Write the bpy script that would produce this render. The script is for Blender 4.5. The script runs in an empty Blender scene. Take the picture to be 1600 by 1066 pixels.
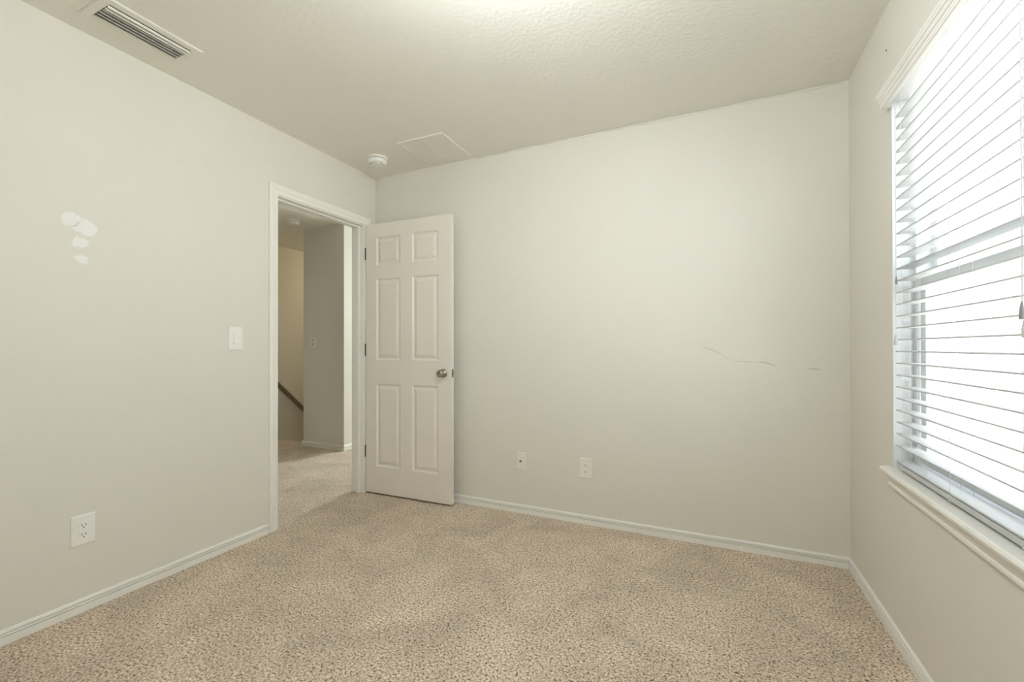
import bpy, bmesh, math, random
from mathutils import Vector, Matrix

random.seed(7)
C = bpy.context.scene.collection
sc = bpy.context.scene
R = math.radians
W, H = 3.037, 2.44            # room width, ceiling height (metres)

# ------------------------------------------------------------------ camera
cd = bpy.data.cameras.new('camera')
cam = bpy.data.objects.new('camera', cd)
C.objects.link(cam)
cam.location = (2.403, -2.671, 1.105)
yaw, pitch, roll = R(24.52), R(0.25), R(-0.09)
cam.rotation_euler = (Matrix.Rotation(yaw, 3, 'Z') @ Matrix.Rotation(R(90) + pitch, 3, 'X')
                      @ Matrix.Rotation(roll, 3, 'Z')).to_euler()
cd.sensor_width = 36
cd.lens = 678.8 / 1600 * 36
cd.shift_y = 7 / 1600
cd.clip_start = 0.02
sc.camera = cam

# ------------------------------------------------------------------ light
sc.view_settings.view_transform = 'Standard'
sc.view_settings.look = 'None'
sc.view_settings.exposure = 0.0
sc.view_settings.gamma = 1.0
sc.view_settings.use_curve_mapping = False
sc.cycles.max_bounces = 12
sc.cycles.diffuse_bounces = 8
sc.cycles.transparent_max_bounces = 16
sc.cycles.sample_clamp_indirect = 8
sc.cycles.use_denoising = True

SKY, SUN, LAMP, HALL_DAY, STAIR_FILL = 5.0, 66.0, 84.0, 78.0, 60.0

world = bpy.data.worlds.new('bright_sky')
sc.world = world
world.use_nodes = True
bg = world.node_tree.nodes['Background']
bg.inputs[0].default_value = (0.93, 0.98, 1.0, 1)
bg.inputs[1].default_value = SKY


def light(name, kind, loc, rot, energy, col=(1, 1, 1), size=None, size_y=None):
    l = bpy.data.lights.new(name, kind)
    l.energy = energy
    l.color = col
    if kind == 'AREA' and size:
        l.shape = 'RECTANGLE' if size_y else 'SQUARE'
        l.size = size
        if size_y:
            l.size_y = size_y
    o = bpy.data.objects.new(name, l)
    o.location = loc
    o.rotation_euler = rot
    C.objects.link(o)
    return o


light('sun', 'SUN', (0, 0, 8), (R(8), R(-32), 0), SUN, (1, 0.96, 0.9)).data.angle = R(1.0)
portal = light('window_daylight_portal', 'AREA', (W + 0.15, -1.147, 1.34), (0, R(90), 0), 1, size=1.4, size_y=1.2)
portal.data.cycles.is_portal = True
# daylight at the window in the far end of the upstairs hall
light('hall_window_daylight', 'AREA', (-0.56, 3.37, 1.88), (R(-68), 0, 0), HALL_DAY, (0.85, 0.94, 1.0), 0.40, 0.3)


# ------------------------------------------------------------------ materials
def lin(c):
    return tuple((x / 255 / 12.92) if x / 255 <= 0.04045 else ((x / 255 + 0.055) / 1.055) ** 2.4 for x in c)


def mat(name, col, rough=0.6, metal=0.0, bump=None, spec=0.5, var=None):
    """col linear rgb; bump=(scale, strength, distance[, detail]); var=(scale, amount) faint colour mottling."""
    m = bpy.data.materials.new(name)
    m.use_nodes = True
    nt = m.node_tree
    b = nt.nodes['Principled BSDF']
    b.inputs['Base Color'].default_value = (*col, 1)
    b.inputs['Roughness'].default_value = rough
    b.inputs['Metallic'].default_value = metal
    b.inputs['Specular IOR Level'].default_value = spec
    tc = nt.nodes.new('ShaderNodeTexCoord')
    if var:
        n = nt.nodes.new('ShaderNodeTexNoise')
        n.inputs['Scale'].default_value = var[0]
        n.inputs['Detail'].default_value = 4
        nt.links.new(tc.outputs['Object'], n.inputs['Vector'])
        mx = nt.nodes.new('ShaderNodeMix')
        mx.data_type = 'RGBA'
        mx.inputs[6].default_value = (*[c * (1 - var[1]) for c in col], 1)
        mx.inputs[7].default_value = (*[min(1, c * (1 + var[1])) for c in col], 1)
        nt.links.new(n.outputs[0], mx.inputs[0])
        nt.links.new(mx.outputs[2], b.inputs['Base Color'])
    if bump:
        n = nt.nodes.new('ShaderNodeTexNoise')
        n.inputs['Scale'].default_value = bump[0]
        n.inputs['Detail'].default_value = bump[3] if len(bump) > 3 else 3
        nt.links.new(tc.outputs['Object'], n.inputs['Vector'])
        bp = nt.nodes.new('ShaderNodeBump')
        bp.inputs['Strength'].default_value = bump[1]
        bp.inputs['Distance'].default_value = bump[2]
        nt.links.new(n.outputs[0], bp.inputs['Height'])
        nt.links.new(bp.outputs[0], b.inputs['Normal'])
    return m


PAINT = (0.722, 0.70, 0.64)
M = {
    'wall': mat('wall_paint', PAINT, 0.75, bump=(95, 0.25, 0.0015), var=(3, 0.015), spec=0.3),
    'ceiling': mat('ceiling_texture', (0.83, 0.81, 0.745), 0.85, bump=(55, 0.55, 0.004, 4), spec=0.2),
    'trim': mat('white_trim', (0.84, 0.825, 0.785), 0.4, var=(6, 0.01)),
    'door': mat('door_paint', (0.77, 0.735, 0.67), 0.45, bump=(200, 0.05, 0.001), var=(5, 0.012)),
    'plate': mat('white_plastic', (0.84, 0.83, 0.80), 0.35, var=(20, 0.01)),
    'plate_warm': mat('warm_white_plastic', (0.82, 0.79, 0.72), 0.35, var=(20, 0.01)),
    'slot': mat('dark_slot', (0.03, 0.025, 0.02), 0.6, var=(50, 0.1)),
    'grey': mat('grey_plastic', (0.25, 0.25, 0.25), 0.5, var=(30, 0.05)),
    'nickel': mat('satin_nickel', (0.42, 0.37, 0.31), 0.22, 1.0, var=(40, 0.05)),
    'dark_metal': mat('dark_hinge_metal', (0.12, 0.105, 0.085), 0.5, 0.5, var=(40, 0.05)),
    'slat': mat('darkened_slat', (0.55, 0.56, 0.57), 0.45, var=(9, 0.01)),  # white slats toned grey so shaded front edges read dark against daylight
    'vinyl': mat('white_vinyl', (0.80, 0.82, 0.84), 0.35, var=(9, 0.01)),
    'cord': mat('cord_white', (0.66, 0.66, 0.68), 0.8, var=(300, 0.05)),
    'vent': mat('vent_white_metal', (0.80, 0.78, 0.72), 0.4, var=(15, 0.01)),
    'void': mat('duct_shade', (0.09, 0.086, 0.078), 0.9, var=(15, 0.05)),
    'spackle': mat('white_spackle', (0.82, 0.82, 0.80), 0.9, bump=(60, 0.4, 0.002), var=(25, 0.03), spec=0.1),
    'scuff': mat('grey_scuff', (0.40, 0.38, 0.33), 0.8, var=(120, 0.2)),
    'rail': mat('brown_handrail', (0.17, 0.13, 0.085), 0.4, var=(18, 0.15)),
    'ground': mat('pale_concrete', (0.55, 0.54, 0.52), 0.9, var=(1.5, 0.08)),
    'roof': mat('roof_board', (0.4, 0.38, 0.35), 0.9, var=(2, 0.05)),
}


def glass_mat():
    m = bpy.data.materials.new('clear_pane')
    m.use_nodes = True
    nt = m.node_tree
    nt.nodes.remove(nt.nodes['Principled BSDF'])
    tr = nt.nodes.new('ShaderNodeBsdfTransparent')
    tr.inputs[0].default_value = (0.95, 0.97, 0.97, 1)
    gl = nt.nodes.new('ShaderNodeBsdfGlossy')
    gl.inputs['Roughness'].default_value = 0.02
    lw = nt.nodes.new('ShaderNodeLayerWeight')
    lw.inputs[0].default_value = 0.12
    fr = nt.nodes.new('ShaderNodeMapRange')
    fr.inputs[3].default_value = 0.03
    fr.inputs[4].default_value = 0.5
    nt.links.new(lw.outputs['Facing'], fr.inputs[0])
    mx = nt.nodes.new('ShaderNodeMixShader')
    nt.links.new(fr.outputs[0], mx.inputs[0])
    nt.links.new(tr.outputs[0], mx.inputs[1])
    nt.links.new(gl.outputs[0], mx.inputs[2])
    nt.links.new(mx.outputs[0], nt.nodes['Material Output'].inputs[0])
    return m


M['glass'] = glass_mat()


def emit_mat(name, col, strength):
    m = mat(name, (0.9, 0.88, 0.82), 0.4, var=(8, 0.01))
    b = m.node_tree.nodes['Principled BSDF']
    b.inputs['Emission Color'].default_value = (*col, 1)
    b.inputs['Emission Strength'].default_value = strength
    return m


M['lamp_glass'] = emit_mat('lit_opal_shade', (0.90, 0.97, 1.0), LAMP)
M['stair_fill_glass'] = emit_mat('warm_fill_shade', (1, 0.85, 0.6), STAIR_FILL)  # glow of the added stairwell lamp


def carpet_mat():
    m = bpy.data.materials.new('beige_cut_pile_carpet')
    m.use_nodes = True
    nt = m.node_tree
    b = nt.nodes['Principled BSDF']
    b.inputs['Roughness'].default_value = 1.0
    b.inputs['Specular IOR Level'].default_value = 0.0
    b.inputs['Sheen Weight'].default_value = 0.15
    tc = nt.nodes.new('ShaderNodeTexCoord')

    def noise(scale, detail=2.0, rough=0.5, dist=0.0):
        n = nt.nodes.new('ShaderNodeTexNoise')
        n.inputs['Scale'].default_value = scale
        n.inputs['Detail'].default_value = detail
        n.inputs['Roughness'].default_value = rough
        n.inputs['Distortion'].default_value = dist
        nt.links.new(tc.outputs['Object'], n.inputs['Vector'])
        return n
    fine = noise(120, 3, 0.6, 0.4)       # yarn tufts and the dark gaps between them
    ramp = nt.nodes.new('ShaderNodeValToRGB')
    cr = ramp.color_ramp
    cr.elements[0].position = 0.34
    cr.elements[0].color = (*lin((88, 72, 56)), 1)
    cr.elements[1].position = 0.70
    cr.elements[1].color = (*lin((246, 231, 215)), 1)
    e = cr.elements.new(0.45)
    e.color = (*lin((188, 169, 149)), 1)
    e = cr.elements.new(0.56)
    e.color = (*lin((214, 199, 181)), 1)
    nt.links.new(fine.outputs[0], ramp.inputs[0])
    broad = noise(3.2, 4, 0.6, 0.6)      # brushed, trodden patches
    br = nt.nodes.new('ShaderNodeMapRange')
    br.inputs[1].default_value = 0.3
    br.inputs[2].default_value = 0.7
    br.inputs[3].default_value = 0.88
    br.inputs[4].default_value = 1.22
    nt.links.new(broad.outputs[0], br.inputs[0])
    mul = nt.nodes.new('ShaderNodeMix')
    mul.data_type = 'RGBA'
    mul.blend_type = 'MULTIPLY'
    mul.inputs[0].default_value = 1
    nt.links.new(ramp.outputs[0], mul.inputs[6])
    nt.links.new(br.outputs[0], mul.inputs[7])
    nt.links.new(mul.outputs[2], b.inputs['Base Color'])
    fb = noise(150, 2, 0.6, 0.3)
    bp = nt.nodes.new('ShaderNodeBump')
    bp.inputs['Strength'].default_value = 0.9
    bp.inputs['Distance'].default_value = 0.008
    nt.links.new(fb.outputs[0], bp.inputs['Height'])
    nt.links.new(bp.outputs[0], b.inputs['Normal'])
    return m


M['carpet'] = carpet_mat()


# ------------------------------------------------------------------ mesh helpers
def bx(bm, lo, hi):
    vs = [bm.verts.new((x, y, z)) for x in (lo[0], hi[0]) for y in (lo[1], hi[1]) for z in (lo[2], hi[2])]
    for f in ((0, 1, 3, 2), (4, 6, 7, 5), (0, 4, 5, 1), (2, 3, 7, 6), (0, 2, 6, 4), (1, 5, 7, 3)):
        bm.faces.new([vs[i] for i in f])


def boxes(*bb):
    bm = bmesh.new()
    for lo, hi in bb:
        bx(bm, lo, hi)
    return bm


def tube(bm, pts, r, n=8):
    """Round tube along a polyline."""
    pts = [Vector(p) for p in pts]
    rings = []
    for i, p in enumerate(pts):
        d = (pts[min(i + 1, len(pts) - 1)] - pts[max(i - 1, 0)]).normalized()
        a = d.orthogonal().normalized() if abs(d.z) < 0.99 else Vector((1, 0, 0))
        a = (a - d * a.dot(d)).normalized()
        b = d.cross(a)
        rr = r[i] if isinstance(r, (list, tuple)) else r
        rings.append([bm.verts.new(p + a * rr * math.cos(2 * math.pi * k / n) + b * rr * math.sin(2 * math.pi * k / n))
                      for k in range(n)])
    for q, s in zip(rings, rings[1:]):
        for k in range(n):
            bm.faces.new((q[k], q[(k + 1) % n], s[(k + 1) % n], s[k]))
    bm.faces.new(rings[0][::-1])
    bm.faces.new(rings[-1])


def lathe(prof, axis='Z', n=40):
    """prof: list of (radius, height) from bottom to top, spun round the axis."""
    bm = bmesh.new()
    rings = []
    for r, h in prof:
        if r < 1e-6:
            rings.append([bm.verts.new((0, 0, h))])
        else:
            rings.append([bm.verts.new((r * math.cos(2 * math.pi * k / n), r * math.sin(2 * math.pi * k / n), h)) for k in range(n)])
    for q, s in zip(rings, rings[1:]):
        for k in range(n):
            a = (q[k % len(q)], q[(k + 1) % len(q)], s[(k + 1) % len(s)], s[k % len(s)])
            u = list(dict.fromkeys(a))
            if len(u) >= 3:
                bm.faces.new(u)
    if len(rings[0]) > 1:
        bm.faces.new(rings[0][::-1])
    if len(rings[-1]) > 1:
        bm.faces.new(rings[-1])
    if axis == '-Y':
        bm.transform(Matrix.Rotation(R(90), 4, 'X'))
    return bm


def strip(rows, closed=False, cap=True):
    """Bridges rows of points (each row = one profile) into one skin."""
    bm = bmesh.new()
    rr = [[bm.verts.new(p) for p in row] for row in rows]
    for q, s in zip(rr, rr[1:]):
        m = len(q)
        for k in range(m if closed else m - 1):
            bm.faces.new((q[k], q[(k + 1) % m], s[(k + 1) % m], s[k]))
    if closed and cap:
        bm.faces.new(rr[0][::-1])
        bm.faces.new(rr[-1])
    return bm


def slab(us, vs, holes, t, to3):
    """A wall slab with rectangular holes as ONE connected mesh. to3(u, v, depth) -> xyz."""
    us = sorted(set(us + [h[i] for h in holes for i in (0, 2)]))
    vs = sorted(set(vs + [h[i] for h in holes for i in (1, 3)]))
    bm = bmesh.new()
    P = {}

    def pt(i, j, k):
        if (i, j, k) not in P:
            P[(i, j, k)] = bm.verts.new(to3(us[i], vs[j], k * t))
        return P[(i, j, k)]

    def solid(i, j):
        if not (0 <= i < len(us) - 1 and 0 <= j < len(vs) - 1):
            return False
        cu, cv = (us[i] + us[i + 1]) / 2, (vs[j] + vs[j + 1]) / 2
        return not any(h[0] < cu < h[2] and h[1] < cv < h[3] for h in holes)
    for i in range(len(us) - 1):
        for j in range(len(vs) - 1):
            if not solid(i, j):
                continue
            for k in (0, 1):
                bm.faces.new([pt(*q, k) for q in ((i, j), (i + 1, j), (i + 1, j + 1), (i, j + 1))])
            for di, dj, e in ((-1, 0, ((i, j), (i, j + 1))), (1, 0, ((i + 1, j), (i + 1, j + 1))),
                              (0, -1, ((i, j), (i + 1, j))), (0, 1, ((i, j + 1), (i + 1, j + 1)))):
                if not solid(i + di, j + dj):
                    a, b = e
                    bm.faces.new((pt(*a, 0), pt(*b, 0), pt(*b, 1), pt(*a, 1)))
    return bm


def obj(name, bm, m, parent=None, loc=(0, 0, 0), rot=(0, 0, 0), smooth=False, bevel=0):
    bmesh.ops.recalc_face_normals(bm, faces=bm.faces)
    me = bpy.data.meshes.new(name)
    bm.to_mesh(me)
    bm.free()
    me.materials.append(M[m])
    if smooth:
        for p in me.polygons:
            p.use_smooth = True
        me.set_sharp_from_angle(angle=R(40))
    o = bpy.data.objects.new(name, me)
    o.location = loc
    o.rotation_euler = rot
    o.parent = parent
    C.objects.link(o)
    if bevel:
        b = o.modifiers.new('bevel', 'BEVEL')
        b.width = bevel
        b.segments = 2
        b.limit_method = 'ANGLE'
        b.angle_limit = R(40)
    return o


def tag(o, label, cat=None, group=None, kind=None):
    o['label'] = label
    if cat:
        o['category'] = cat
    if group:
        o['group'] = group
    if kind:
        o['kind'] = kind
    return o


def thing(name, label, cat, loc=(0, 0, 0), rotz=0, group=None, kind=None):
    o = bpy.data.objects.new(name, None)
    o.empty_display_size = 0.1
    C.objects.link(o)
    o.location = loc
    o.rotation_euler = (0, 0, rotz)
    return tag(o, label, cat, group, kind)


def struct(name, bm, m, label, cat, **k):
    return tag(obj(name, bm, m, **k), label, cat, kind='structure')


# ------------------------------------------------------------------ shell
T = 0.115                     # partition thickness
YF = -3.35                    # wall behind the camera
XS = -2.75                    # stairwell wall
YH = 0.82                     # hall wall with the switch
XC = -1.17                    # corner of that wall
DL, DR, DH = -0.851, -0.129, 2.034     # door opening between jambs
WY0, WY1, WZ0, WZ1 = -1.74, -0.555, 0.62, 2.085   # window opening
HALL_END = 3.3

# floor: one carpet through room, doorway, landing and corridor (connected cells)
floor_holes = [(XS, 0.93, -1.78, HALL_END), (-1.78, YH + 0.05, XC - 0.05, HALL_END), (-T + 0.05, 0.05, W, HALL_END)]
fb = slab([XS, W + 0.1], [YF - 0.1, HALL_END], floor_holes, -0.15, lambda u, v, d: (u, v, d))
struct('floor', fb, 'carpet', 'beige cut pile carpet running from the room into the hall', 'carpet')

cb = slab([XS - 0.1, W + 0.15], [YF - 0.1, HALL_END + 0.1], [], 0.15, lambda u, v, d: (u, v, H + d))
struct('ceiling', cb, 'ceiling', 'off-white textured ceiling of room and hall', 'ceiling')

wl = slab([YF, HALL_END], [-0.1, H], [(DL - 0.019, -0.2, DR + 0.019, DH + 0.019)], T, lambda u, v, d: (-d, u, v))
WALL_L = struct('wall_left', wl, 'wall', 'beige painted wall with the doorway, switch and white filler patches', 'wall')
wb = slab([0, W], [-0.1, H], [], 0.12, lambda u, v, d: (u, d, v))
WALL_B = struct('wall_back', wb, 'wall', 'plain beige wall behind the open white door', 'wall')
wr = slab([YF - 0.1, 0.12], [-0.1, H], [(WY0, WZ0, WY1, WZ1)], 0.15, lambda u, v, d: (W + d, u, v))
WALL_R = struct('wall_right', wr, 'wall', 'beige painted wall around the window with the white blind', 'wall')
struct('wall_front', slab([-T, W], [-0.1, H], [], 0.1, lambda u, v, d: (u, YF - d, v)), 'wall',
       'plain beige wall behind the camera', 'wall')
# hall, landing and stairwell
struct('wall_hall', boxes(((-1.78, YH, -2.6), (XC, HALL_END, H))), 'wall',
       'shaded beige hall wall carrying a small switch plate', 'wall')
struct('wall_stair', slab([-2.0, HALL_END], [-2.6, H], [], 0.1, lambda u, v, d: (XS - d, u, v)), 'wall',
       'yellowish beige stairwell wall carrying the handrail', 'wall')
struct('wall_landing', slab([XS - 0.1, -T], [-0.1, H], [], 0.1, lambda u, v, d: (u, -2.0 - d, v)), 'wall',
       'beige wall closing the landing', 'wall')
struct('wall_hall_end', slab([XS - 0.1, -T], [-2.6, H], [(-0.88, 0.85, -0.24, 2.05)], 0.1, lambda u, v, d: (u, HALL_END + d, v)),
       'wall', 'beige wall with a window at the far end of the hall', 'wall')
struct('wall_under_landing', slab([XS, -1.78], [-2.6, -0.16], [], 0.1, lambda u, v, d: (u, 0.93 - d, v)), 'wall', 'beige wall under the landing edge', 'wall')
struct('floor_lower', slab([XS - 0.1, -1.7], [0.8, HALL_END + 0.1], [], -0.15, lambda u, v, d: (u, v, -2.6 + d)), 'carpet', 'carpet at the foot of the stair', 'carpet')
st = bmesh.new()
for k in range(8):
    bx(st, (XS, 0.93 + 0.25 * k, -2.6), (-1.78, 0.93 + 0.25 * (k + 1), -0.19 * (k + 1)))
bmesh.ops.remove_doubles(st, verts=st.verts, dist=1e-4)
struct('floor_stair', st, 'carpet', 'carpeted stair going down beside the hall wall', 'stairs')

# ground outside, one storey down
struct('ground', slab([W + 0.16, 45], [-30, 30], [], -0.2, lambda u, v, d: (u, v, -3 + d)), 'ground',
       'pale sunlit ground outside the window', 'ground')

# ------------------------------------------------------------------ baseboards (stepped profile: out, height)
BB = [(0, 0), (0.013, 0), (0.013, 0.0285), (0.003, 0.0295), (0.003, 0.0325), (0.012, 0.0335), (0.0115, 0.0385), (0.002, 0.0395), (0.002, 0.042), (0.0095, 0.0435), (0.008, 0.051), (0.004, 0.055), (0, 0.055)]


def baseboard(name, p, q, nrm, label, cut0=0, cut1=0):
    """p, q on the wall line; nrm = unit direction into the room; cut = +-1 mitre sign along the run."""
    p, q, nrm = Vector(p), Vector(q), Vector(nrm)
    d = (q - p).normalized()
    rows = [[(p + nrm * o + d * o * cut0).to_tuple()[:2] + (h,) for o, h in BB],
            [(q + nrm * o + d * o * cut1).to_tuple()[:2] + (h,) for o, h in BB]]
    return struct(name, strip(rows, closed=True), 'trim', label, 'baseboard')


baseboard('baseboard_left', (0, YF, 0), (0, -0.917, 0), (1, 0, 0), 'white baseboard under the filler patches and outlet')
baseboard('baseboard_back', (0, 0, 0), (W, 0, 0), (0, -1, 0), 'white baseboard along the wall behind the door', 0, -1)
baseboard('baseboard_right', (W, 0, 0), (W, YF, 0), (-1, 0, 0), 'white baseboard running below the window', 1, 0)
baseboard('baseboard_hall', (-1.80, YH, 0), (XC, YH, 0), (0, -1, 0), 'white baseboard on the shaded hall wall', 0, 1)
baseboard('baseboard_corridor', (XC, YH, 0), (XC, HALL_END, 0), (1, 0, 0), 'white baseboard round the corner in the lit corridor', -1, 0)

# ------------------------------------------------------------------ door lining: jambs, stop, casing
t1 = thing('trim_1', 'white moulded casing and jamb of the open doorway', 'door casing', (0, -0.49, 0), kind='structure')
JT = 0.019


def ushape(depth0, depth1, inset, thick):
    """U of constant section round the opening; inset from the jamb face, x from depth0 to depth1."""
    yl, yr, zt = DL + inset, DR - inset, DH - inset
    pts_in = [(yl, 0.0), (yl, zt), (yr, zt), (yr, 0.0)]
    pts_out = [(yl - thick, 0.0), (yl - thick, zt + thick), (yr + thick, zt + thick), (yr + thick, 0.0)]
    rows = []
    for (a, b), (c, d) in zip(pts_in, pts_out):
        rows.append([(depth0, a + 0.49, b), (depth1, a + 0.49, b), (depth1, c + 0.49, d), (depth0, c + 0.49, d)])
    return strip(rows, closed=True)


obj('door_jamb', ushape(0.0, -T, 0.0, JT - 0.0005), 'trim', t1)
obj('door_stop', ushape(-0.037, -0.07, 0.011, 0.0108), 'trim', t1, bevel=0.002)
CAS = [(0.0, 0.0), (0.0, 0.009), (0.006, 0.011), (0.022, 0.012), (0.030, 0.0155), (0.050, 0.0175), (0.057, 0.015), (0.058, 0.0)]


def casing(sign, x0):
    rows = []
    yl, yr, zt = DL - 0.005, DR + 0.006, DH + 0.007
    for i in range(4):
        row = []
        for w, t in CAS:
            y, z = [(yl - w, 0.0), (yl - w, zt + w), (yr + w, zt + w), (yr + w, 0.0)][i]
            row.append((x0 + sign * t, y + 0.49, z))
        rows.append(row)
    return strip(rows, closed=True)


obj('door_casing', casing(1, 0.0), 'trim', t1)
obj('hall_casing', casing(-1, -T), 'trim', t1)

# ------------------------------------------------------------------ six-panel door, swung open against the back wall
DW, DT, DZ0, DZ1 = 0.749, 0.035, 0.014, 2.036
door = thing('door_1', 'white six panel interior door standing open against the back wall', 'door', (0.0215, -0.1255, 0), R(1.4), kind='structure')
cols = [(0.099, 0.317), (0.423, 0.642)]
rws = [(0.215, 0.832), (1.013, 1.62), (1.723, 1.932)]


def door_mesh():
    bm = bmesh.new()
    us = [0, 0.099, 0.317, 0.423, 0.642, DW]
    vs = [DZ0, 0.215, 0.832, 1.013, 1.62, 1.723, 1.932, DZ1]
    prof = [(0.0, 0.0), (0.004, 0.0045), (0.010, 0.0085), (0.017, 0.0085), (0.036, 0.0025), (0.038, 0.002)]
    for side in (0, 1):
        y0 = 0 if side == 0 else DT
        s = 1 if side == 0 else -1
        P = {}

        def pt(u, v, d=0.0):
            k = (round(u, 5), round(v, 5), round(d, 5))
            if k not in P:
                P[k] = bm.verts.new((u, y0 + s * d, v))
            return P[k]
        for i in range(5):
            for j in range(7):
                a, b, c, d = us[i], us[i + 1], vs[j], vs[j + 1]
                if (i in (1, 3)) and (j in (1, 3, 5)):
                    rings = [[(a + o, c + o, h), (b - o, c + o, h), (b - o, d - o, h), (a + o, d - o, h)] for o, h in prof]
                    for q, t in zip(rings, rings[1:]):
                        for k in range(4):
                            bm.faces.new([pt(*q[k]), pt(*q[(k + 1) % 4]), pt(*t[(k + 1) % 4]), pt(*t[k])])
                    bm.faces.new([pt(*p) for p in rings[-1]])
                else:
                    bm.faces.new([pt(a, c), pt(b, c), pt(b, d), pt(a, d)])
    # edges of the leaf
    bm.verts.ensure_lookup_table()
    F = {(round(v.co.x, 5), round(v.co.z, 5)): v for v in bm.verts if abs(v.co.y) < 1e-7}
    B = {(round(v.co.x, 5), round(v.co.z, 5)): v for v in bm.verts if abs(v.co.y - DT) < 1e-7}
    for line in ([(u, DZ0) for u in us], [(u, DZ1) for u in us], [(0, v) for v in vs], [(DW, v) for v in vs]):
        for p, q in zip(line, line[1:]):
            p, q = (round(p[0], 5), round(p[1], 5)), (round(q[0], 5), round(q[1], 5))
            bm.faces.new((F[p], F[q], B[q], B[p]))
    return bm


obj('door_leaf', door_mesh(), 'door', door, bevel=0.0015)
KX, KZ = DW - 0.062, 0.925
kprof = [(0.0, 0), (0.031, 0), (0.031, 0.003), (0.028, 0.007), (0.016, 0.010), (0.0115, 0.014), (0.011, 0.024), (0.014, 0.029),
         (0.021, 0.033), (0.0255, 0.040), (0.0265, 0.047), (0.0245, 0.054), (0.020, 0.059), (0.0155, 0.0605), (0.0145, 0.0590), (0.0, 0.0590)]
kb = obj('door_knob', lathe(kprof, '-Y'), 'nickel', door, (KX, 0, KZ), smooth=True)
kb['label'] = 'round satin nickel knob'
obj('privacy_button', lathe([(0, 0.0585), (0.005, 0.0585), (0.005, 0.064), (0.003, 0.065), (0, 0.065)], '-Y', 20), 'dark_metal', kb, smooth=True)
kb2 = obj('door_knob', lathe(kprof, '-Y'), 'nickel', door, (KX, DT, KZ), (0, 0, R(180)), smooth=True)
lp = obj('latch_plate', boxes(((DW - 0.001, 0.006, KZ - 0.028), (DW + 0.0012, 0.029, KZ + 0.028))), 'nickel', door)
obj('latch_bolt', boxes(((DW + 0.001, 0.011, KZ - 0.008), (DW + 0.010, 0.023, KZ + 0.008))), 'nickel', lp, bevel=0.003)
for hz in (0.32, 1.09, 1.82):
    hb = boxes(((-0.0022, 0.003, hz - 0.045), (0.0005, 0.032, hz + 0.045)))
    bx(hb, (-0.0115, -0.0005, hz - 0.045), (-0.0018, 0.006, hz + 0.045))
    hg = obj('hinge', hb, 'dark_metal', door)
    pb = bmesh.new()
    tube(pb, [(-0.004, DT + 0.003, hz - 0.047), (-0.004, DT + 0.003, hz + 0.047)], 0.0055, 12)
    obj('hinge_pin', pb, 'dark_metal', hg)


# ------------------------------------------------------------------ plates on the walls
def plate_mesh(w, h, t=0.006, b=0.004):
    rows = [[(x * s, y, z * q) for x, z, s, q in ()]]
    bm = bmesh.new()
    rings = []
    for ins, d in ((0, 0), (0, 0.0025), (b * 0.4, 0.0045), (b, t)):
        a, c = w / 2 - ins, h / 2 - ins
        rings.append([bm.verts.new(p) for p in ((-a, -d, -c), (a, -d, -c), (a, -d, c), (-a, -d, c))])
    for q, s in zip(rings, rings[1:]):
        for k in range(4):
            bm.faces.new((q[k], q[(k + 1) % 4], s[(k + 1) % 4], s[k]))
    bm.faces.new(rings[-1])
    bm.faces.new(rings[0][::-1])
    return bm


def disc(r, d0, d1, squash=1.0, flat=None, n=24):
    """Short cylinder pointing at -Y; flat cuts its top and bottom."""
    bm = bmesh.new()
    ra, rb = [], []
    for k in range(n):
        a = 2 * math.pi * k / n
        x, z = r * math.cos(a), r * math.sin(a)
        if flat:
            z = max(-flat, min(flat, z))
        ra.append(bm.verts.new((x, -d0, z)))
        rb.append(bm.verts.new((x, -d1, z)))
    for k in range(n):
        bm.faces.new((ra[k], ra[(k + 1) % n], rb[(k + 1) % n], rb[k]))
    bm.faces.new(ra[::-1])
    bm.faces.new(rb)
    return bm


def outlet(label, loc, rotz, w, h, m, group):
    t = thing('wall_outlet', label, 'outlet', loc, rotz, group)
    obj('outlet_plate', plate_mesh(w, h), m, t)
    for s in (1, -1):
        r = obj('receptacle', disc(0.0172, 0.004, 0.0085, flat=0.0135), m, t, (0, 0, s * 0.0195))
        for x, hh in ((-0.0064, 0.0045), (0.0064, 0.0038)):
            obj('slot', boxes(((x - 0.0012, -0.0088, 0.003 - hh), (x + 0.0012, -0.007, 0.003 + hh))), 'slot', r)
        obj('ground_hole', disc(0.0026, 0.007, 0.0088, n=12), 'slot', r, (0, 0, -0.0075))
    obj('screw', disc(0.003, 0.005, 0.0068, n=12), m, t)
    return t


outlet('white duplex outlet on the wall of filler patches, near the baseboard', (0.0, -1.755, 0.341), R(90), 0.081, 0.127, 'plate', 'duplex outlets')
outlet('white duplex outlet on the back wall right of the cable plate', (1.693, 0.0, 0.347), 0, 0.082, 0.126, 'plate_warm', 'duplex outlets')

cx = thing('cable_plate', 'small white cable plate on the back wall between door and outlet', 'wall plate', (1.249, 0, 0.345))
obj('cable_plate_cover', plate_mesh(0.071, 0.118), 'plate_warm', cx)
tag(obj('coax_jack', lathe([(0, 0.0), (0.007, 0.0), (0.007, 0.007), (0.0048, 0.008), (0.0048, 0.016), (0.002, 0.016), (0, 0.012)], '-Y', 16), 'dark_metal', cx),
    'dark metal cable jack')
for s in (1, -1):
    obj('screw', disc(0.003, 0.005, 0.0068, n=12), 'plate_warm', cx, (0, 0, s * 0.042))


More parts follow.
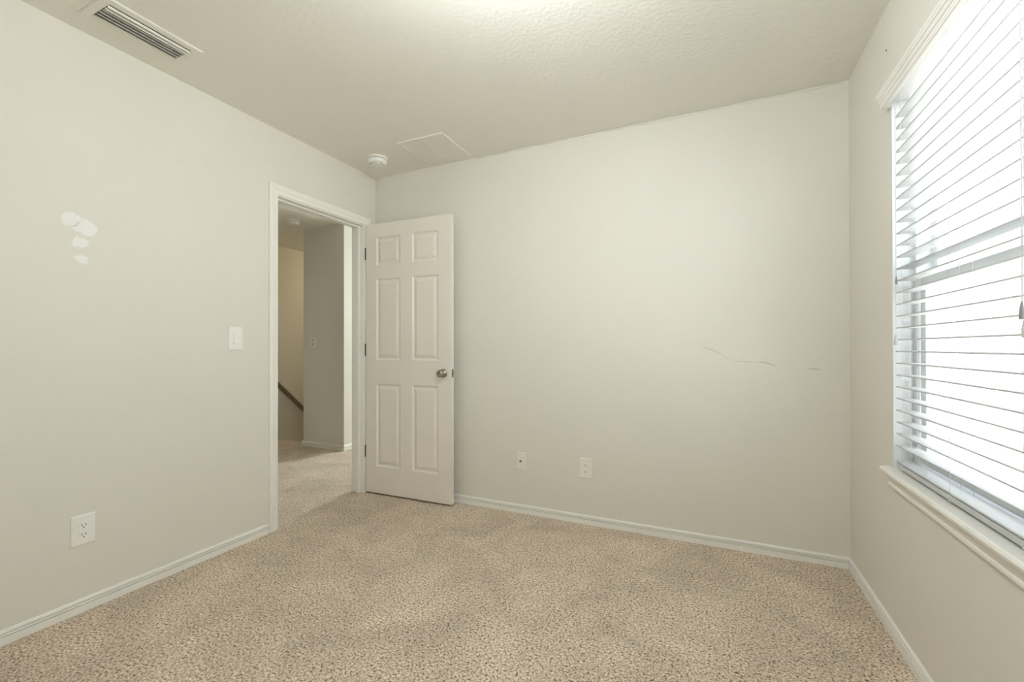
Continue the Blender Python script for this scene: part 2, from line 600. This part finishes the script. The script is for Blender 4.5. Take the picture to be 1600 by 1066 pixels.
def rocker(label, loc, rotz, w, h, m, n=1):
    t = thing('light_switch', label, 'switch', loc, rotz)
    obj('switch_plate', plate_mesh(w, h), m, t)
    obj('rocker_frame', boxes(((-0.0168, -0.0072, -0.0335), (0.0168, -0.004, 0.0335))), m, t, bevel=0.0008)
    bm = strip([[(x, -0.006, -0.030), (x, -0.0125, -0.029), (x, -0.0085, 0.002), (x, -0.0078, 0.030), (x, -0.006, 0.030)] for x in (-0.0135, 0.0135)], closed=True)
    obj('rocker', bm, m, t)
    for s in (1, -1):
        obj('screw', disc(0.0028, 0.005, 0.0067, n=12), 'plate_warm', t, (0, 0, s * 0.0485))
    return t


rocker('white rocker light switch beside the door casing', (0, -1.111, 1.157), R(90), 0.079, 0.127, 'plate')
hs = thing('light_switch', 'small switch plate on the shaded hall wall beyond the doorway', 'switch', (-1.626, YH, 1.166), 0)
obj('switch_plate', plate_mesh(0.080, 0.120), 'plate_warm', hs)
for s in (1, -1):
    obj('toggle', boxes(((-0.005, -0.014, s * 0.022 - 0.008), (0.005, -0.005, s * 0.022 + 0.008))), 'grey', hs, bevel=0.001)


# ------------------------------------------------------------------ filler patches and scuffs (thin real smears on the wall)
def blob(poly, thick, to3, seed, sub=7, jit=0.0021):
    rnd = random.Random(seed)
    pts = []
    n = len(poly)
    for i in range(n):
        p0, p1, p2, p3 = (poly[(i + k) % n] for k in (-1, 0, 1, 2))
        for s in range(sub):
            t = s / sub
            q = [0.5 * ((2 * p1[a]) + (-p0[a] + p2[a]) * t + (2 * p0[a] - 5 * p1[a] + 4 * p2[a] - p3[a]) * t * t
                        + (-p0[a] + 3 * p1[a] - 3 * p2[a] + p3[a]) * t ** 3) for a in (0, 1)]
            pts.append((q[0] + rnd.gauss(0, jit), q[1] + rnd.gauss(0, jit)))
    cu = sum(p[0] for p in pts) / len(pts)
    cv = sum(p[1] for p in pts) / len(pts)
    rows = []
    for f, h in ((1.0, 0.0), (0.985, 0.5), (0.9, 0.9), (0.6, 1.0)):
        rows.append([to3(cu + (u - cu) * f, cv + (v - cv) * f, thick * h) for u, v in pts])
    bm = strip(rows, closed=True, cap=False)
    bm.verts.ensure_lookup_table()
    bm.faces.new(list(bm.verts)[-len(pts):])
    return bm


SP = [[(-1.822, 1.651), (-1.805, 1.667), (-1.790, 1.668), (-1.776, 1.658), (-1.760, 1.652), (-1.745, 1.651), (-1.729, 1.643), (-1.710, 1.621),
       (-1.714, 1.605), (-1.722, 1.588), (-1.740, 1.578), (-1.762, 1.588), (-1.783, 1.592), (-1.793, 1.601), (-1.800, 1.610), (-1.814, 1.611), (-1.822, 1.627)],
      [(-1.792, 1.553), (-1.778, 1.573), (-1.766, 1.566), (-1.757, 1.570), (-1.739, 1.558), (-1.739, 1.542), (-1.754, 1.528), (-1.772, 1.531), (-1.789, 1.529)],
      [(-1.790, 1.481), (-1.776, 1.493), (-1.757, 1.495), (-1.742, 1.489), (-1.741, 1.466), (-1.757, 1.459), (-1.774, 1.468)]]
SPL = ['largest white filler patch, topmost of three', 'middle ragged white filler patch', 'lowest small white filler patch']
for i, poly in enumerate(SP):
    o = obj('filler_patch', blob(poly, 0.0012, lambda u, v, d: (d, u, v), i), 'spackle', WALL_L)
    o['label'] = SPL[i]


def smear(pts, half, name='scuff_mark'):
    rows = []
    n = len(pts)
    for i, (x, z) in enumerate(pts):
        h = half * (0.25 + 0.75 * math.sin(math.pi * (i + 0.3) / (n - 0.4)))
        rows.append([(x, 0, z - h), (x, -0.0004, z - h * 0.6), (x, -0.0005, z + h * 0.6), (x, 0, z + h)])
    obj(name, strip(rows), 'scuff', WALL_B)


smear([(2.355, 1.108), (2.40, 1.094), (2.445, 1.074), (2.462, 1.062)], 0.0014)
smear([(2.468, 1.058), (2.485, 1.045), (2.498, 1.035)], 0.0014)
smear([(2.51, 1.027), (2.55, 1.025), (2.60, 1.024), (2.625, 1.024)], 0.0011)
smear([(2.638, 1.024), (2.664, 1.023), (2.69, 1.015), (2.714, 1.006)], 0.002)
smear([(2.86, 0.992), (2.89, 0.992), (2.912, 0.988)], 0.0022)

# ragged caulk bead along the ceiling joint of the back wall
rnd = random.Random(3)
pts, x = [], 0.9
while x < W - 0.02:
    pts.append((x, -0.0015, H - 0.004 - abs(rnd.gauss(0, 0.0035))))
    x += rnd.uniform(0.02, 0.07)
bm = bmesh.new()
tube(bm, pts, [0.0015 + abs(rnd.gauss(0.0015, 0.001)) for _ in pts], 6)
obj('caulk_bead', bm, 'wall', WALL_B, smooth=True)

# nail hole by the window
obj('nail_hole', lathe([(0, 0), (0.004, 0), (0.003, 0.002), (0, 0.002)], '-Y', 10), 'slot', WALL_R, (W, -0.511, 2.27), (0, 0, R(-90)))

# ------------------------------------------------------------------ ceiling fittings


def frame_ring(x0, y0, x1, y1, ix0, iy0, ix1, iy1, z, t, lip=0.004):
    """Flat flange hanging t below z with a sloped outer lip."""
    def ring(a, b, c, d, h):
        return [(a, b, h), (c, b, h), (c, d, h), (a, d, h)]
    rows = [ring(x0, y0, x1, y1, z), ring(x0, y0, x1, y1, z - t * 0.6), ring(x0 + lip, y0 + lip, x1 - lip, y1 - lip, z - t),
            ring(ix0, iy0, ix1, iy1, z - t), ring(ix0, iy0, ix1, iy1, z)]
    return strip(rows, closed=True, cap=False)


v = thing('ceiling_vent', 'long white louvred supply register on the ceiling near the left wall', 'vent', (0.229, -1.647, H))
obj('register_frame', frame_ring(-0.099, -0.176, 0.099, 0.176, -0.064, -0.146, 0.064, 0.146, 0, 0.006), 'vent', v)
obj('duct_shade_sheet', boxes(((-0.064, -0.146, -0.0012), (0.064, 0.146, -0.0004))), 'void', v)  # flat dark sheet, its colour stands in for shade inside the duct
for k in range(6):
    xc = -0.053 + 0.0212 * k
    if k < 4:      # bottom edge swept towards the window side, lip turned under
        prof = [(-0.003, -0.001), (-0.0015, -0.006), (0.002, -0.0105), (0.0055, -0.011), (0.0055, -0.0122), (0.001, -0.0118), (-0.003, -0.0065), (-0.0045, -0.001)]
    else:
        prof = [(0.0015, -0.0055), (0.0005, -0.0075), (-0.0025, -0.0106), (-0.0055, -0.0112), (-0.0055, -0.0120), (-0.002, -0.0116), (0.0015, -0.0082), (0.0027, -0.0055)]
    obj('vent_louver', strip([[(xc + x, y, z) for x, z in prof] for y in (-0.146, 0.146)], closed=True), 'vent', v)
for s in (-1, 1):
    obj('screw', boxes(((-0.003, s * 0.161 - 0.003, -0.0072), (0.003, s * 0.161 + 0.003, -0.0055))), 'vent', v)

g = thing('return_grille', 'square white return air grille on the ceiling over the door', 'vent', (0.718, -0.232, H))
obj('grille_frame', frame_ring(-0.179, -0.177, 0.179, 0.177, -0.155, -0.153, 0.155, 0.153, 0, 0.007), 'vent', g)
obj('grille_bar', boxes(((-0.006, -0.153, -0.0068), (0.006, 0.153, -0.001))), 'vent', g)
for s in (-1, 1):
    bm = bmesh.new()
    x0, x1 = (-0.155, -0.006) if s < 0 else (0.006, 0.155)
    n = 25
    rows = []
    for k in range(n):
        y = -0.153 + 0.306 * k / n
        rows += [[(x0, y, -0.0018), (x1, y, -0.0018)], [(x0, y + 0.0102, -0.006), (x1, y + 0.0102, -0.006)]]
    obj('louver_panel', strip(rows), 'vent', g)


def smoke_alarm(label, loc, r=0.072):
    t = thing('smoke_detector', label, 'smoke detector', loc, 0, 'ceiling smoke detectors')
    base = lathe([(0, 0), (r, 0), (r, -0.009), (r - 0.003, -0.0115), (r - 0.014, -0.0125), (0, -0.0125)], n=48)
    obj('mounting_base', base, 'plate', t, smooth=True)
    q = r - 0.009
    body = lathe([(q - 0.009, -0.012), (q - 0.009, -0.0155), (q - 0.002, -0.0165), (q, -0.019), (q - 0.002, -0.036), (q - 0.007, -0.042), (q - 0.014, -0.0435), (q - 0.022, -0.0425), (0, -0.0425)], n=48)
    b = obj('detector_body', body, 'plate', t, smooth=True)
    obj('test_button', lathe([(0, -0.042), (0.016, -0.042), (0.015, -0.046), (0, -0.046)], n=24), 'plate', b, (0.012, -0.016, 0), smooth=True)
    obj('status_light', lathe([(0, -0.042), (0.004, -0.042), (0.004, -0.0445), (0, -0.0445)], n=12), 'grey', b, (-0.03, -0.035, 0))
    return t


smoke_alarm('white round smoke detector on the room ceiling above the doorway', (0.272, -0.282, H))
smoke_alarm('round smoke detector on the hall ceiling seen through the doorway', (-1.575, 0.52, H), 0.066)

lampo = thing('ceiling_lamp', 'lit opal globe lamp hanging close under the ceiling', 'lamp', (1.96, -1.72, H))
obj('lamp_base', lathe([(0, 0), (0.065, 0), (0.065, -0.012), (0.05, -0.022), (0.009, -0.024), (0.009, -0.088), (0.035, -0.092), (0.035, -0.105), (0, -0.105)], n=40), 'nickel', lampo, smooth=True)
globe = [(0.118 * math.sin(a), -0.20 - 0.118 * math.cos(a)) for a in [R(12 * k) for k in range(0, 14)]] + [(0.03, -0.098), (0, -0.098)]
obj('lamp_shade', lathe(globe, n=40), 'lamp_glass', lampo, smooth=True)

# ------------------------------------------------------------------ window
wy = (WY0 + WY1) / 2
win = thing('window_1', 'white single hung window glowing with daylight behind the blind', 'window', (W, wy, WZ0), kind='structure')
a, b2 = WY0 - wy, WY1 - wy          # half extents in local y
h0, h1 = 0.02, WZ1 - WZ0            # local z of sill top and head


def ring_y(x0, x1, y0, z0, y1, z1, t):
    """Rectangular ring in the wall plane, t wide, from x0 to x1."""
    rows = []
    for (p, q), (r_, s_) in zip(((y0, z0), (y1, z0), (y1, z1), (y0, z1), (y0, z0)),
                                ((y0 + t, z0 + t), (y1 - t, z0 + t), (y1 - t, z1 - t), (y0 + t, z1 - t), (y0 + t, z0 + t))):
        rows.append([(x0, p, q), (x1, p, q), (x1, r_, s_), (x0, r_, s_)])
    bm = strip(rows, closed=True, cap=False)
    bmesh.ops.remove_doubles(bm, verts=bm.verts, dist=1e-6)
    return bm


obj('window_jamb', ring_y(0.001, 0.149, a + 0.0004, 0.0004, b2 - 0.0004, h1 - 0.0004, 0.004), 'vinyl', win)
obj('window_frame', ring_y(0.060, 0.145, a + 0.004, h0, b2 - 0.004, h1 - 0.004, 0.030), 'vinyl', win, bevel=0.002)
mid = 1.345 - WZ0
lo_ = obj('lower_sash', ring_y(0.070, 0.100, a + 0.040, h0 + 0.036, b2 - 0.040, mid + 0.025, 0.042), 'vinyl', win, bevel=0.003)
up_ = obj('upper_sash', ring_y(0.106, 0.136, a + 0.036, mid - 0.02, b2 - 0.036, h1 - 0.036, 0.036), 'vinyl', win, bevel=0.003)
obj('window_pane', boxes(((0.083, a + 0.08, h0 + 0.076), (0.086, b2 - 0.08, mid - 0.015))), 'glass', lo_)
obj('window_pane', boxes(((0.120, a + 0.07, mid + 0.014), (0.123, b2 - 0.07, h1 - 0.07))), 'glass', up_)
obj('sash_lock', boxes(((0.078, -0.03, mid + 0.025), (0.098, 0.03, mid + 0.037))), 'vinyl', lo_, bevel=0.003)
ya, yb = WY0 - 0.025 - wy, WY1 + 0.025 - wy
zs = 0.643 - WZ0
sp = [(0.060, zs - 0.0226), (0.060, zs), (-0.026, zs), (-0.032, zs - 0.003), (-0.035, zs - 0.010), (-0.033, zs - 0.018), (-0.028, zs - 0.0226)]
# stool: the part in the opening is narrower than the nosing, so build nosing and inner board in one mesh
bm = strip([[(x, y, z) for x, z in [(0.0, zs - 0.0226), (0.0, zs)] + sp[2:]] for y in (ya, yb)], closed=True)
bx(bm, (-0.0005, a + 0.0045, zs - 0.0186), (0.060, b2 - 0.0045, zs))
obj('window_sill', bm, 'trim', win)
za = 0.572 - WZ0
ap = [(0.0, za), (-0.010, za), (-0.0135, za + 0.004), (-0.014, za + 0.012), (-0.011, za + 0.017), (-0.0125, za + 0.030), (-0.020, za + 0.044), (-0.026, za + 0.0484), (0.0, za + 0.0484)]
obj('window_apron', strip([[(x, y, z) for x, z in ap] for y in (ya + 0.02, yb - 0.02)], closed=True), 'trim', win)

# hall window (out of sight, the source of the daylight in the corridor)
wh = thing('window_2', 'window at the far end of the hall corridor', 'window', (-0.56, HALL_END, 0.85), kind='structure')
rows = []
for (p, q), (r_, s_) in zip(((-0.32, 0), (0.32, 0), (0.32, 1.2), (-0.32, 1.2), (-0.32, 0)), ((-0.29, 0.03), (0.29, 0.03), (0.29, 1.17), (-0.29, 1.17), (-0.29, 0.03))):
    rows.append([(p, 0.0, q), (p, 0.06, q), (r_, 0.06, s_), (r_, 0.0, s_)])
obj('window_frame', strip(rows, closed=True, cap=False), 'vinyl', wh)
obj('window_pane', boxes(((-0.295, 0.03, 0.025), (0.295, 0.034, 1.175))), 'glass', wh)

# ------------------------------------------------------------------ blind
BY0, BY1 = -1.713, -0.582
by = (BY0 + BY1) / 2
L2 = (BY1 - BY0) / 2
blind = thing('horizontal_blind', 'white two inch slatted horizontal blind with open slats in the window', 'blind', (W, by, 0.643))
Z = lambda z: z - 0.643
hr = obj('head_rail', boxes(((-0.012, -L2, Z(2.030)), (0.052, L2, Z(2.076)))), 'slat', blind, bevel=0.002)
VP = [(-0.013, 2.075), (-0.046, 2.075), (-0.046, 2.068), (-0.043, 2.064), (-0.041, 2.058), (-0.0375, 2.056), (-0.0375, 2.051), (-0.035, 2.044),
      (-0.0315, 2.042), (-0.0315, 2.037), (-0.033, 2.034), (-0.031, 2.030), (-0.031, 2.023), (-0.028, 2.022), (-0.013, 2.023)]
VY0, VY1 = WY0 - 0.003 - by, WY1 + 0.003 - by
bm = strip([[(x, y, Z(z)) for x, z in VP] for y in (VY0, VY1)], closed=True)
for y0, y1 in ((VY0, VY0 + 0.009), (VY1 - 0.009, VY1)):
    bx(bm, (-0.0135, y0, Z(2.0225)), (-0.0006, y1, Z(2.075)))
obj('valance', bm, 'trim', blind)


def slat_mesh():
    """2-inch slat, faintly crowned, rounded edges; local origin at its centre."""
    w, t = 0.0245, 0.0024
    n = 8
    top = [(-w + 2 * w * k / n, 0.0012 * (1 - ((k - n / 2) / (n / 2)) ** 2)) for k in range(n + 1)]
    prof = [(x, z + t) for x, z in top] + [(w + 0.0006, 0.0)] + [(x, z - t) for x, z in reversed(top)] + [(-w - 0.0006, 0.0)]
    return strip([[(x, y, z) for x, z in prof] for y in (-L2, L2)], closed=True)


NS, PITCH, Z0S = 29, 0.04407, 1.969
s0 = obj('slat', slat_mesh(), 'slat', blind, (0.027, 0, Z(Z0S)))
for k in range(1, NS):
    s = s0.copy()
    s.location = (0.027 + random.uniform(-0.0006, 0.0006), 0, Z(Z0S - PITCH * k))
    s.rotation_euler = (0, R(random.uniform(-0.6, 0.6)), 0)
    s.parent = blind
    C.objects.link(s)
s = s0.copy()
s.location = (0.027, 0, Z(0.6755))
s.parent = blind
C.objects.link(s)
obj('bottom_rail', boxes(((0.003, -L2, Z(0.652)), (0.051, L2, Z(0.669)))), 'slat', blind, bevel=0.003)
for ly in (-0.640, -0.985, -1.316, -1.66):
    y = ly - by
    for x in (0.0012, 0.0528):
        bm = bmesh.new()
        tube(bm, [(x, y, Z(0.672)), (x, y, Z(2.03))], 0.0008, 6)
        obj('ladder_cord', bm, 'cord', blind)
    bm = bmesh.new()
    tube(bm, [(0.027, y + 0.006, Z(0.672)), (0.027, y + 0.006, Z(2.03))], 0.0008, 6)
    obj('lift_cord', bm, 'cord', blind)
    bm = boxes(((0.0, y - 0.006, Z(0.652)), (0.012, y + 0.006, Z(0.6565))))
    obj('cord_button', bm, 'cord', blind, bevel=0.001)


def pull(name, y, zt, m, r=0.005, length=0.032, x=-0.006):
    bm = bmesh.new()
    tube(bm, [(x, y, Z(2.02)), (x, y, Z(zt + length * 0.8))], 0.0009, 6)
    o = obj(name, bm, 'cord', blind)
    tb = lathe([(0, 0), (r * 0.85, 0), (r, 0.003), (r * 0.9, length * 0.5), (r * 0.45, length * 0.9), (0.0018, length), (0, length)], n=16)
    obj('tassel', tb, m, o, (x, y, Z(zt)), smooth=True)


pull('tilt_cord', -0.617 - by, 1.337, 'grey', 0.004, 0.03)
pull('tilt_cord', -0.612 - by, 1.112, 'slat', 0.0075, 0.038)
pull('pull_cord', -1.328 - by, 1.165, 'grey', 0.005, 0.04)
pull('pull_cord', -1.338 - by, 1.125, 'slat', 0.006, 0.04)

# ------------------------------------------------------------------ stair handrail on the stairwell wall
hrail = thing('handrail', 'dark brown handrail sloping down along the stairwell wall', 'handrail', (XS, 1.0, 0.0))
sl = -0.96
bm = bmesh.new()
ring0 = [(0.045 + 0.024 * math.cos(a), 0.03 * math.sin(a)) for a in [2 * math.pi * k / 14 for k in range(14)]]
zz = lambda y: 0.575 + sl * (y - 1.26)
rows = [[(x, y - 1.0, zz(y) + z * 1.35) for x, z in ring0] for y in (1.0, 2.9)]
obj('rail', strip(rows, closed=True), 'rail', hrail, smooth=True)
for y in (1.15, 2.5):
    bm = bmesh.new()
    tube(bm, [(0.0, y - 1.0, zz(y) - 0.08), (0.03, y - 1.0, zz(y) - 0.08), (0.045, y - 1.0, zz(y) - 0.035)], 0.008, 8)
    obj('rail_bracket', bm, 'dark_metal', hrail)
# unseen warm lamp, added to brighten the stairwell wall
sl_ = thing('stair_fill_lamp', 'unseen dome lamp added to light the stairwell', 'lamp', (-2.27, 2.5, H))
obj('lamp_shade', lathe([(0.11, 0), (0.11, -0.01), (0.10, -0.045), (0.07, -0.07), (0, -0.08)], n=32), 'stair_fill_glass', sl_, smooth=True)
